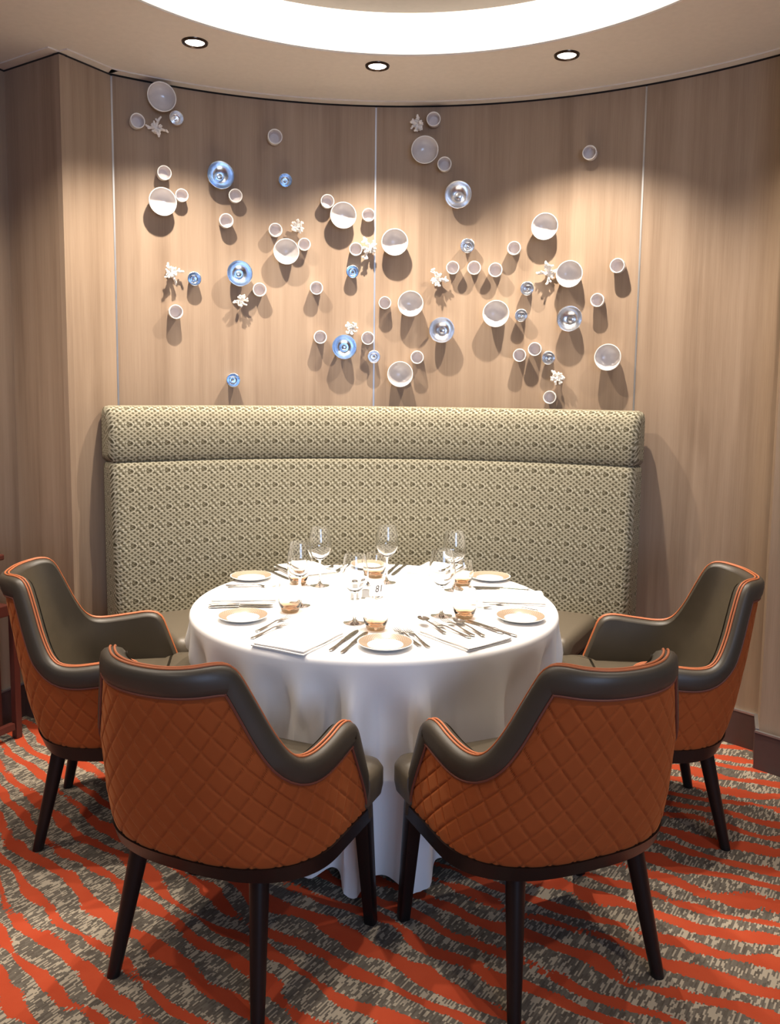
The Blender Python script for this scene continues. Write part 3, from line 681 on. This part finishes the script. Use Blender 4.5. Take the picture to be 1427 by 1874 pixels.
# ------------------------------------------------------------------ wall art: bowls, cups and coral
ART = [
    ('WL', -28.83, 2.837, 0.0647, 'large white wall bowl, topmost of all, just under the ceiling at the upper left'),
    ('WL', -28.91, 2.381, 0.0630, 'large white wall bowl with a small cup at its right, near the left metal strip'),
    ('WL', -6.06, 2.380, 0.0633, 'large white wall bowl between two small cups, left of the middle metal strip'),
    ('WL', -13.44, 2.199, 0.0615, 'large white wall bowl with two small cups at its upper edge, under a coral piece'),
    ('WL', 0.69, 2.258, 0.0650, 'large white wall bowl just right of the middle metal strip, beside a coral piece'),
    ('WL', 4.46, 2.691, 0.0655, 'large white wall bowl below a coral piece, highest one right of the middle strip'),
    ('WL', 2.87, 1.964, 0.0628, 'large white wall bowl with one small cup close at its left, right of middle strip'),
    ('WL', 1.61, 1.621, 0.0633, 'large white wall bowl lowest right of the middle strip, just above the banquette'),
    ('WL', 14.10, 1.915, 0.0645, 'large white wall bowl alone left of two small silver bowls on the right panel'),
    ('WL', 23.35, 2.092, 0.0625, 'large white wall bowl with a coral piece touching its left edge'),
    ('WL', 20.06, 2.316, 0.0628, 'large white wall bowl standing alone high on the right, above the coral and bowl pair'),
    ('WL', 28.51, 1.705, 0.0618, 'large white wall bowl farthest right, low beside the right metal strip'),
    ('WS', -31.66, 2.720, 0.0327, 'small white wall cup farthest left, below the topmost large bowl'),
    ('WS', -28.57, 2.512, 0.0322, 'small white wall cup right above the large white bowl near the left strip'),
    ('WS', -26.48, 2.422, 0.0300, 'small white wall cup touching the right side of the large bowl near the left strip'),
    ('WS', -19.83, 2.444, 0.0321, 'small white wall cup at the lower right of the uppermost large blue-tinted bowl'),
    ('WS', -21.03, 2.326, 0.0333, 'small white wall cup below and left of the cup under the upper blue-tinted bowl'),
    ('WS', -14.82, 2.729, 0.0349, 'small white wall cup alone near the ceiling, left of the middle metal strip'),
    ('WS', -8.10, 2.446, 0.0329, 'small white wall cup at the upper left of the large bowl left of middle strip'),
    ('WS', -2.77, 2.388, 0.0318, 'small white wall cup touching the middle metal strip, right of a large white bowl'),
    ('WS', -14.79, 2.299, 0.0327, 'small white wall cup at the upper left of the large bowl under the coral'),
    ('WS', -11.07, 2.239, 0.0303, 'small white wall cup at the right edge of the large bowl, below the coral'),
    ('WS', -4.38, 2.224, 0.0319, 'small white wall cup left of the coral piece beside the middle strip'),
    ('WS', -16.86, 2.015, 0.0327, 'small white wall cup at the lower right of the large blue-tinted bowl on the left'),
    ('WS', -27.44, 1.893, 0.0329, 'small white wall cup alone at the lower left, below the leftmost low coral'),
    ('WS', -9.50, 2.033, 0.0319, 'small white wall cup alone midway between the left silver bowl and middle strip'),
    ('WS', -8.99, 1.797, 0.0321, 'small white wall cup at the left of the lowest large blue-tinted bowl'),
    ('WS', -2.72, 1.796, 0.0323, 'small white wall cup at the right of the lowest large blue-tinted bowl'),
    ('WS', 3.83, 1.705, 0.0323, 'small white wall cup at the upper right of the lowest large white bowl'),
    ('WS', -0.52, 1.969, 0.0308, 'small white wall cup just right of the middle strip, left of a large bowl'),
    ('WS', 5.51, 2.836, 0.0340, 'small white wall cup beside the uppermost coral right of the middle strip'),
    ('WS', 7.01, 2.627, 0.0341, 'small white wall cup at the lower right of the highest large bowl right of middle'),
    ('WS', 25.29, 2.636, 0.0325, 'small white wall cup alone at the upper right, near the right metal strip'),
    ('WS', 8.31, 2.138, 0.0319, 'small white wall cup, left one of the row of three on the right panel'),
    ('WS', 11.09, 2.136, 0.0330, 'small white wall cup, middle one of the row of three on the right panel'),
    ('WS', 13.86, 2.124, 0.0342, 'small white wall cup, right one of the row of three on the right panel'),
    ('WS', 16.18, 2.224, 0.0326, 'small white wall cup above the right end of the row of three cups'),
    ('WS', 29.20, 2.120, 0.0337, 'small white wall cup farthest right, close to the right metal strip'),
    ('WS', 26.87, 1.969, 0.0316, 'small white wall cup at the upper right of the rightmost large silver bowl'),
    ('WS', 17.24, 1.717, 0.0316, 'small white wall cup, left one of the pair beside a small silver bowl low right'),
    ('WS', 19.19, 1.746, 0.0327, 'small white wall cup, right one of the pair beside a small silver bowl low right'),
    ('WS', 21.27, 1.517, 0.0314, 'small white wall cup lowest of all, just above the banquette top below the coral'),
    ('SL', -21.71, 2.529, 0.0634, 'large blue-reflection-tinted silver wall bowl, uppermost on the left panel'),
    ('SL', -19.41, 2.086, 0.0608, 'large blue-reflection-tinted silver wall bowl above a coral piece on the left panel'),
    ('SL', -5.83, 1.751, 0.0603, 'large blue-reflection-tinted silver wall bowl lowest on the left panel, between two small cups'),
    ('SL', 8.87, 2.480, 0.0656, 'large silver wall bowl, uppermost on the right panel'),
    ('SL', 7.04, 1.838, 0.0628, 'large silver wall bowl low near the middle, right of a large white bowl'),
    ('SL', 23.52, 1.886, 0.0603, 'large silver wall bowl farthest right, below a large white bowl'),
    ('SS', -26.98, 2.761, 0.0322, 'small silver wall bowl beside the topmost large white bowl'),
    ('SS', -13.50, 2.534, 0.0326, 'small blue-reflection-tinted silver wall bowl alone below the cup near the ceiling on the left panel'),
    ('SS', -25.05, 2.050, 0.0318, 'small blue-reflection-tinted silver wall bowl right of the leftmost low coral piece'),
    ('SS', -4.79, 2.117, 0.0307, 'small blue-reflection-tinted silver wall bowl below the cup and coral beside the middle strip'),
    ('SS', -1.90, 1.706, 0.0311, 'small silver wall bowl mounted across the middle metal strip'),
    ('SS', -20.29, 1.582, 0.0328, 'small blue-reflection-tinted silver wall bowl lowest on the left panel, just above the banquette'),
    ('SS', 10.17, 2.241, 0.0344, 'small silver wall bowl above the row of three small cups'),
    ('SS', 17.97, 2.033, 0.0326, 'small silver wall bowl left of the coral and large bowl pair, upper of two'),
    ('SS', 17.29, 1.907, 0.0302, 'small silver wall bowl right of a lone large white bowl, lower of two'),
    ('SS', 20.95, 1.704, 0.0313, 'small silver wall bowl beside two small cups, above the lowest coral'),
    ('CO', -29.23, 2.706, 0.0345, 'white coral ornament at the upper left, below the topmost large bowl'),
    ('CO', 3.46, 2.814, 0.0369, 'white coral ornament highest right of the middle strip, beside a small cup'),
    ('CO', -11.99, 2.319, 0.0344, 'white coral ornament above a large white bowl with two small cups'),
    ('CO', -2.58, 2.232, 0.0402, 'white coral ornament on the middle metal strip'),
    ('CO', -27.75, 2.068, 0.0354, 'white coral ornament farthest left of the low ones, beside a small blue-tinted bowl'),
    ('CO', -19.14, 1.963, 0.0341, 'white coral ornament under the large blue-tinted bowl on the left panel'),
    ('CO', -4.87, 1.847, 0.0351, 'white coral ornament perched above the lowest large blue-tinted bowl'),
    ('CO', 6.30, 2.084, 0.0375, 'white coral ornament left of the row of three small cups'),
    ('CO', 20.53, 2.109, 0.0390, 'white coral ornament touching the left edge of a large white bowl'),
    ('CO', 22.25, 1.611, 0.0366, 'white coral ornament lowest of all, above the lowest small cup'),
]

def wall_white(big):
    t = thing('wall_bowl' if big else 'wall_cup', 'x', 'bowl')
    if big:
        b = [(0.0, 0.0), (0.022, 0.0), (0.036, 0.010), (0.053, 0.028), (0.061, 0.048), (0.065, 0.068)]; i_ = [(0.061, 0.066), (0.0575, 0.050), (0.048, 0.034), (0.031, 0.023), (0.014, 0.019), (0.0, 0.018)]
        rim_ = [(0.0652, 0.0665), (0.0645, 0.0690), (0.0615, 0.0690), (0.0605, 0.0655)]
    else:
        b = [(0.0, 0.0), (0.022, 0.0), (0.027, 0.005), (0.0315, 0.020), (0.033, 0.044), (0.034, 0.055)]; i_ = [(0.0295, 0.053), (0.0290, 0.040), (0.0275, 0.028), (0.021, 0.021), (0.0, 0.020)]
        rim_ = [(0.0342, 0.0535), (0.0335, 0.0565), (0.0300, 0.0565), (0.0290, 0.0520)]
    lathe('body', b, M_WHITE, t, 40); lathe('inside', i_, M_BOWL_SHADED if big else M_CUP_SHADED, t, 40); lathe('rim', rim_, M_WHITE, t, 40); return t
def wall_silver(big, mat):
    t = thing('wall_bowl', 'x', 'bowl')
    if big:
        b = [(0.0, 0.0), (0.022, 0.0), (0.026, 0.010), (0.042, 0.024), (0.058, 0.044), (0.064, 0.058), (0.066, 0.066), (0.0645, 0.0682), (0.0620, 0.0655), (0.0565, 0.0540), (0.0490, 0.0435), (0.0400, 0.0350), (0.0310, 0.0295), (0.022, 0.0265)]
        boss = [(0.022, 0.0262), (0.0215, 0.0300), (0.0185, 0.0345), (0.0130, 0.0375), (0.006, 0.0390), (0.0, 0.0392)]
    else:
        b = [(0.0, 0.0), (0.018, 0.0), (0.022, 0.010), (0.029, 0.026), (0.033, 0.044), (0.034, 0.050), (0.032, 0.051), (0.029, 0.044), (0.024, 0.030), (0.017, 0.024), (0.013, 0.024)]
        boss = [(0.013, 0.024), (0.012, 0.028), (0.008, 0.031), (0.0, 0.0325)]
    lathe('body', b, mat, t, 48); lathe('boss', boss, mat, t, 32); return t
def coral(seed):
    R = random.Random(seed); parts = []
    for k in range(10):
        a = 2 * PI * k / 10 + R.uniform(-0.5, 0.5); el = R.uniform(0.1, 1.1); d = Vector((math.cos(a) * math.cos(el), math.sin(a) * math.cos(el), math.sin(el)))
        L = R.uniform(0.020, 0.040); p0 = Vector((0, 0, 0.014)); p1 = p0 + d * L * 0.55 + Vector((0, 0, 0.006)); p2 = p0 + d * L + Vector((R.uniform(-1, 1), R.uniform(-1, 1), R.uniform(0, 1))) * 0.009
        parts.append(tube_data([p0, p1, p2, p2 + (p2 - p1).normalized() * 0.003], [0.0056, 0.0047, 0.0046, 0.0022], 7))
        for q in range(3):
            e = (d + Vector((R.uniform(-1, 1), R.uniform(-1, 1), R.uniform(-0.3, 1))) * 1.1).normalized(); s_ = p1.lerp(p2, R.uniform(0, 0.9)); l2 = R.uniform(0.008, 0.016)
            parts.append(tube_data([s_, s_ + e * l2 * 0.6, s_ + e * l2, s_ + e * (l2 + 0.002)], [0.0036, 0.0038, 0.0036, 0.0018], 6))
    parts.append(tube_data([(0, 0, -0.001), (0, 0, 0.012), (0, 0, 0.028)], [0.014, 0.012, 0.008], 8))
    V, F = merge(*parts); return V, F
PROTO = {}
random.seed(4)
for n_, (k, th, z, r, lab) in enumerate(ART):
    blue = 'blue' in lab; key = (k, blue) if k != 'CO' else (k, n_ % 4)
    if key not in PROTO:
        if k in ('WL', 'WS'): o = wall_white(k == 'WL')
        elif k in ('SL', 'SS'): o = wall_silver(k == 'SL', M_BLUE_REFL if blue else M_SILVER)
        else:
            V, F = coral(n_); o = mesh('coral_ornament', V, F, M_CORAL)
        PROTO[key] = o
    else: o = copy_tree(PROTO[key])
    nrm = polar(th, 1) - polar(th, 2); up = Vector((0, 0, 1)); rt = up.cross(nrm)
    M = Matrix((rt, up, nrm)).transposed()
    sc = r / {'WL': 0.065, 'WS': 0.034, 'SL': 0.066, 'SS': 0.034, 'CO': 0.029}[k]
    spin = Matrix.Rotation(random.uniform(0, 2 * PI) if k == 'CO' else 0.0, 3, 'Z')
    o.matrix_world = Matrix.Translation(polar(th, RW - 0.0005, z)) @ (M @ spin).to_4x4() @ Matrix.Diagonal((sc, sc, max(0.9, min(1.1, sc)), 1))
    tag(o, lab, {'WL': 'bowl', 'WS': 'cup', 'SL': 'bowl', 'SS': 'bowl', 'CO': 'ornament'}[k],
        {'WL': 'large white bowls on the wall', 'WS': 'small white cups on the wall', 'SL': 'large silver bowls on the wall', 'SS': 'small silver bowls on the wall', 'CO': 'coral pieces on the wall'}[k])

# ------------------------------------------------------------------ table settings
def on(x, y, z=0.0): return Vector((TX + x, TY + y, TZ + 0.0008 + z))
def bread_plate():
    t = thing('bread_plate', 'x', 'plate')
    lathe('plate', [(0.0, 0.0), (0.052, 0.0), (0.058, 0.003), (0.076, 0.0085), (0.0865, 0.0135), (0.088, 0.0155), (0.0855, 0.0160), (0.075, 0.0118), (0.058, 0.0062), (0.052, 0.0045), (0.0, 0.0045)], M_PLATE, t, 56)
    lathe('rim_band', [(0.0565, 0.0062), (0.058, 0.0072), (0.075, 0.0128), (0.0835, 0.0163), (0.0838, 0.0157)], M_RIM, t, 56)
    return t
PL = [((-0.525, 0.345), 'white bread plate with lacy beige rim at the far left of the table'), ((-0.452, -0.262), 'white bread plate with lacy beige rim at the near left of the table'),
      ((0.043, -0.550), 'white bread plate with lacy beige rim, front centre, nearest the viewer'), ((0.515, -0.232), 'white bread plate with lacy beige rim at the near right of the table'),
      ((0.480, 0.385), 'white bread plate with lacy beige rim at the far right of the table'), ((-0.040, 0.585), 'white bread plate at the far side of the table behind the glasses')]
o0 = bread_plate()
for i, ((x, y), lab) in enumerate(PL):
    o = o0 if i == 0 else copy_tree(o0); o.location = on(x, y); o.rotation_euler = (0, 0, i * 0.7); tag(o, lab, 'plate', 'bread plates on the table')
def tumbler():
    V, F = lathe_data([(0.0, 0.0), (0.029, 0.0), (0.0315, 0.003), (0.0335, 0.011), (0.0395, 0.026), (0.0435, 0.044), (0.0445, 0.058), (0.0430, 0.078), (0.0395, 0.098), (0.0385, 0.103), (0.0372, 0.103), (0.0380, 0.098), (0.0413, 0.078), (0.0427, 0.058), (0.0415, 0.044), (0.0370, 0.028), (0.0285, 0.0175), (0.015, 0.0125), (0.0, 0.0115)], 48)
    return mesh('tumbler', V, F, M_AMBER)
TU = [((-0.301, -0.160), 'amber-footed tumbler in front of the near left bread plate'), ((0.010, -0.368), 'amber-footed tumbler behind the front centre bread plate'), ((0.320, -0.215), 'amber-footed tumbler left of the near right bread plate'),
      ((-0.318, 0.255), 'amber-footed tumbler at the far left, beside the back left wine glass'), ((0.353, 0.263), 'amber-footed tumbler beside the wine glasses at the far right'), ((-0.006, 0.400), 'amber-footed tumbler at the far side behind the table number card')]
o0 = tumbler()
for i, ((x, y), lab) in enumerate(TU):
    o = o0 if i == 0 else copy_tree(o0); o.location = on(x, y); tag(o, lab, 'glass', 'amber-footed tumblers')
def wine_glass():
    t = thing('wine_glass', 'x', 'glass')
    V, F = lathe_data([(0.0, 0.1035), (0.006, 0.104), (0.020, 0.113), (0.036, 0.130), (0.0455, 0.150), (0.0470, 0.163), (0.0450, 0.190), (0.0385, 0.222), (0.0355, 0.238), (0.0345, 0.238), (0.0374, 0.222), (0.0438, 0.190), (0.0457, 0.163), (0.0442, 0.151), (0.034, 0.1315), (0.018, 0.1155), (0.0, 0.1085)], 48); mesh('bowl', V, F, M_GLASS, t)
    V, F = lathe_data([(0.0, 0.1038), (0.0060, 0.1036), (0.0045, 0.094), (0.0038, 0.070), (0.0040, 0.030), (0.0056, 0.013), (0.012, 0.0065), (0.036, 0.0022), (0.0385, 0.0010), (0.038, 0.0), (0.0, 0.0)], 36); mesh('stem', V, F, M_GLASS, t)
    return t
WG = [((-0.228, 0.235), 'wine glass at the back left, right of the far left tumbler'), ((0.043, 0.300), 'wine glass at the back centre, right of the table number card'), ((0.312, 0.182), 'wine glass at the back right, behind another wine glass'),
      ((-0.275, -0.080), 'wine glass at the left, in front of the back left one'), ((0.240, -0.195), 'wine glass at the right, left of the near right tumbler'), ((-0.064, -0.295), 'wine glass at the front centre, left of the front tumbler')]
o0 = wine_glass()
for i, ((x, y), lab) in enumerate(WG):
    o = o0 if i == 0 else copy_tree(o0); o.location = on(x, y); tag(o, lab, 'glass', 'wine glasses on the table')

def napkin():
    t = thing('napkin', 'x', 'napkin')
    for lay, (sx, sy, z0, dx) in enumerate(((0.122, 0.098, 0.0, 0.0), (0.120, 0.094, 0.0065, 0.004))):
        V = []; nx, ny = 16, 12
        for top in (0, 1):
            for i in range(nx + 1):
                for j in range(ny + 1):
                    u, v = 2 * i / nx - 1, 2 * j / ny - 1; rx = 1 - 0.02 * abs(v) ** 6; 
                    wv = 0.0012 * math.sin(5 * u + 2 * v + lay) + 0.001
                    edge = 1 - max(abs(u), abs(v)) ** 10
                    V.append((u * sx * rx + dx, v * sy, z0 + (0.0005 + lay * 0.0003 if not top else 0.0032 + 0.0030 * edge + wv)))
        m = (nx + 1) * (ny + 1); F = [f[::-1] for f in grid_faces(nx + 1, ny + 1, base=0)] + grid_faces(nx + 1, ny + 1, base=m)
        ring = [i * (ny + 1) for i in range(nx + 1)] + [nx * (ny + 1) + j for j in range(1, ny + 1)] + [i * (ny + 1) + ny for i in range(nx - 1, -1, -1)] + [j for j in range(ny - 1, 0, -1)]
        for a, b_ in zip(ring, ring[1:] + ring[:1]): F.append((a, b_, b_ + m, a + m))
        mesh('fold', V, F, M_NAPKIN, t)
    return t
NA_ = [((-0.232, -0.505), 62, 'folded white napkin at the front left of the table'), ((0.298, -0.446), -52, 'folded white napkin at the front right, carrying forks and spoons'), ((0.525, 0.055), -5, 'folded white napkin at the right, beyond the near right bread plate'),
       ((0.262, 0.520), 63, 'folded white napkin at the back right by the banquette'), ((-0.318, 0.515), -60, 'folded white napkin at the back left by the banquette'), ((-0.500, 0.045), 5, 'folded white napkin at the left, beyond the near left bread plate')]
o0 = napkin()
for i, ((x, y), a, lab) in enumerate(NA_):
    o = o0 if i == 0 else copy_tree(o0); o.location = on(x, y); o.rotation_euler = (0, 0, math.radians(a)); tag(o, lab, 'napkin', 'folded napkins on the table')

def blade_data(st_, n=10):
    """Elliptic sections along x: (x, half width, half thickness, centre z)."""
    V = []; m = len(st_)
    for x, hw, ht, zc in st_:
        for k in range(n): a = 2 * PI * k / n; V.append((x, hw * math.cos(a), zc + ht * math.sin(a)))
    F = []
    for i in range(m - 1):
        for k in range(n): F.append((i * n + k, (i + 1) * n + k, (i + 1) * n + (k + 1) % n, i * n + (k + 1) % n))
    F.append(tuple(range(n))); F.append(tuple(range((m - 1) * n, m * n))[::-1]); return V, F
HANDLE = [(-0.118, 0.003, 0.0018, 0.003), (-0.112, 0.0075, 0.0026, 0.003), (-0.095, 0.0078, 0.0030, 0.003), (-0.06, 0.0058, 0.0028, 0.0032)]
def knife():
    t = thing('table_knife', 'x', 'knife')
    mesh('handle', *blade_data(HANDLE + [(-0.02, 0.0066, 0.0036, 0.0038), (-0.012, 0.0080, 0.0040, 0.004), (-0.006, 0.0060, 0.0030, 0.004)]), M_STEEL, t)
    mesh('blade', *blade_data([(-0.008, 0.0070, 0.0014, 0.004), (0.02, 0.0092, 0.0012, 0.0035), (0.07, 0.0096, 0.0010, 0.003), (0.10, 0.0084, 0.0009, 0.0026), (0.114, 0.0050, 0.0007, 0.0024), (0.118, 0.001, 0.0005, 0.0024)]), M_STEEL, t); return t
def fork():
    t = thing('table_fork', 'x', 'fork')
    mesh('handle', *blade_data([(-0.105, 0.003, 0.0014, 0.0025), (-0.099, 0.0082, 0.0018, 0.0025), (-0.08, 0.0075, 0.0019, 0.0025), (-0.03, 0.0036, 0.0019, 0.005), (0.02, 0.0032, 0.0018, 0.0085), (0.035, 0.0070, 0.0014, 0.0070), (0.045, 0.0115, 0.0010, 0.0050), (0.056, 0.0125, 0.0009, 0.0035)]), M_STEEL, t)
    parts = [blade_data([(0.054, 0.0019, 0.0009, 0.0036), (0.075, 0.0016, 0.0009, 0.0020), (0.092, 0.0013, 0.0008, 0.0032), (0.104, 0.0006, 0.0005, 0.0060)], 6) for _ in range(4)]
    for k, (V, F) in enumerate(parts): parts[k] = ([(x, y + (k - 1.5) * 0.0071, z) for x, y, z in V], F)
    mesh('tines', *merge(*parts), M_STEEL, t); return t
def spoon():
    t = thing('dessert_spoon', 'x', 'spoon')
    mesh('handle', *blade_data([(-0.100, 0.003, 0.0014, 0.0025), (-0.094, 0.0080, 0.0018, 0.0025), (-0.07, 0.0066, 0.0019, 0.003), (-0.02, 0.0034, 0.0018, 0.007), (0.028, 0.0034, 0.0016, 0.0075), (0.038, 0.0050, 0.0014, 0.0068)]), M_STEEL, t)
    V = []; F = []; n = 20
    for lay in (0, 1):
        for r in (0.0, 0.35, 0.7, 1.0):
            for k in range(n):
                a = 2 * PI * k / n; V.append((0.064 + 0.030 * r * math.cos(a), 0.0185 * r * math.sin(a) * (1 - 0.12 * math.cos(a)), 0.0018 + 0.0066 * r ** 2.2 + (0.0012 if lay else 0)))
    for lay in (0, 1):
        for i in range(3):
            for k in range(n):
                q = (lay * 4 * n + i * n + k, lay * 4 * n + i * n + (k + 1) % n, lay * 4 * n + (i + 1) * n + (k + 1) % n, lay * 4 * n + (i + 1) * n + k); F.append(q[::-1] if lay else q)
    for k in range(n): F.append((3 * n + k, 3 * n + (k + 1) % n, 7 * n + (k + 1) % n, 7 * n + k))
    mesh('spoon_bowl', V, F, M_STEEL, t); return t
CUT = [('K', (-0.130, -0.625), (-0.044, -0.372), 0, 'outer knife left of the front centre bread plate'), ('K', (-0.088, -0.628), (-0.018, -0.405), 0, 'inner knife left of the front centre bread plate'),
       ('F', (0.160, -0.575), (0.066, -0.340), 0, 'fork close beside the right rim of the front centre bread plate'), ('F', (0.190, -0.600), (0.098, -0.335), 0, 'fork between the front centre bread plate and the front right napkin'),
       ('F', (-0.385, -0.425), (-0.290, -0.225), 0, 'fork beside the right rim of the near left bread plate'), ('F', (-0.388, -0.500), (-0.285, -0.305), 0, 'fork at the left edge of the front left napkin'),
       ('K', (0.425, -0.405), (0.284, -0.237), 0, 'knife nearer the front right napkin, left of the near right plate'), ('K', (0.470, -0.440), (0.328, -0.256), 0, 'knife nearer the near right bread plate'),
       ('F', (0.610, -0.126), (0.400, -0.005), 0, 'fork beyond the near right bread plate, beside the right napkin'), ('F', (0.560, -0.125), (0.355, -0.080), 0, 'fork close to the far rim of the near right bread plate'),
       ('K', (0.600, 0.180), (0.385, 0.208), 0, 'knife in front of the far right bread plate'), ('K', (0.620, 0.205), (0.400, 0.236), 0, 'knife closest to the far right bread plate'),
       ('K', (0.092, 0.655), (0.040, 0.440), 0, 'left knife of the pair at the back right of the table'), ('K', (0.128, 0.650), (0.066, 0.430), 0, 'right knife of the pair at the back right of the table'),
       ('F', (0.385, 0.560), (0.300, 0.370), 0.0135, 'outer fork on the back right napkin, nearest the far right bread plate'), ('F', (0.350, 0.575), (0.262, 0.385), 0.0135, 'inner fork lying across the middle of the back right napkin'),
       ('F', (-0.135, 0.645), (-0.185, 0.450), 0, 'fork at the back centre, left of the far bread plate'), ('F', (-0.165, 0.650), (-0.215, 0.460), 0.0135, 'fork on the inner edge of the back left napkin'),
       ('K', (-0.490, 0.515), (-0.365, 0.335), 0, 'outer knife beside the far left bread plate'), ('K', (-0.450, 0.540), (-0.335, 0.360), 0.0135, 'inner knife lying on the edge of the back left napkin'),
       ('F', (-0.615, 0.215), (-0.390, 0.200), 0, 'fork in front of the far left bread plate'), ('F', (-0.600, 0.180), (-0.375, 0.165), 0, 'fork nearest the left napkin, below the far left plate'),
       ('K', (-0.605, -0.095), (-0.375, -0.078), 0, 'knife touching the left napkin, beyond the near left bread plate'), ('K', (-0.600, -0.128), (-0.370, -0.108), 0, 'knife close to the far rim of the near left bread plate'),
       ('S', (0.232, -0.455), (0.160, -0.290), 0.0155, 'spoon lying apart at the left of the front right napkin'), ('F', (0.305, -0.500), (0.204, -0.350), 0.0155, 'fork beside the lone spoon on the front right napkin'),
       ('F', (0.325, -0.490), (0.238, -0.305), 0.0165, 'fork in the middle of the cutlery on the front right napkin'), ('S', (0.352, -0.478), (0.282, -0.325), 0.0160, 'spoon at the right end of the cutlery on the front right napkin')]
PR = {}
for k, h, tip, z, lab in CUT:
    if k not in PR: PR[k] = o = {'K': knife, 'F': fork, 'S': spoon}[k]()
    else: o = copy_tree(PR[k])
    a = Vector(h); b_ = Vector(tip); c = (a + b_) / 2; d = b_ - a
    o.location = on(c.x, c.y, z); o.rotation_euler = (0, 0, math.atan2(d.y, d.x))
    tag(o, lab, {'K': 'knife', 'F': 'fork', 'S': 'spoon'}[k], {'K': 'table knives', 'F': 'table forks', 'S': 'spoons on the napkin'}[k])

# salt, pepper and the table number card
def shaker():
    t = thing('glass_shaker', 'x', 'shaker')
    box('jar', -0.016, 0.016, -0.016, 0.016, 0.0, 0.048, M_GLASS, t, 0.003); box('filling', -0.0125, 0.0125, -0.0125, 0.0125, 0.004, 0.034, M_CARD, t, 0.002)
    lathe('cap', [(0.0, 0.0482), (0.0145, 0.0482), (0.0150, 0.054), (0.012, 0.061), (0.006, 0.0645), (0.0, 0.065)], M_STEEL, t, 24); return t
s0 = shaker(); s0.location = on(-0.078, 0.030); s0.rotation_euler = (0, 0, 0.2); tag(s0, 'small square glass shaker left of its twin, left of the table number card', 'shaker', 'salt and pepper')
s1 = copy_tree(s0); s1.location = on(-0.036, 0.046); s1.rotation_euler = (0, 0, -0.15); tag(s1, 'small square glass shaker touching the table number card', 'shaker', 'salt and pepper')
cd = thing('table_number_card', 'small white table number card reading 81 at the middle of the table', 'card', on(0.018, 0.030), 0.62)
hold = box('holder', -0.022, 0.022, -0.008, 0.030, 0.0, 0.006, M_STEEL, cd, 0.002)
face = box('card', -0.030, 0.030, -0.0012, 0.0012, 0.0, 0.068, M_CARD, cd, 0.0005); face.location = (0, 0.0, 0.002); face.rotation_euler = (-0.30, 0.0, 0.0)
fc = bpy.data.curves.new('number', 'FONT'); fc.body = '81'; fc.size = 0.036; fc.align_x = 'CENTER'; fc.align_y = 'CENTER'; fc.extrude = 0.0002; fc.shear = 0.35
fc.materials.append(M_INK); fo = bpy.data.objects.new('number', fc); COL.objects.link(fo); bpy.context.view_layer.update()
me = bpy.data.meshes.new_from_object(fo.evaluated_get(bpy.context.evaluated_depsgraph_get())); bpy.data.objects.remove(fo); bpy.data.curves.remove(fc)
fo = link('number', me, None if me.materials else M_INK, face); fo.location = (0, -0.0014, 0.036); fo.rotation_euler = (PI / 2, 0, 0)
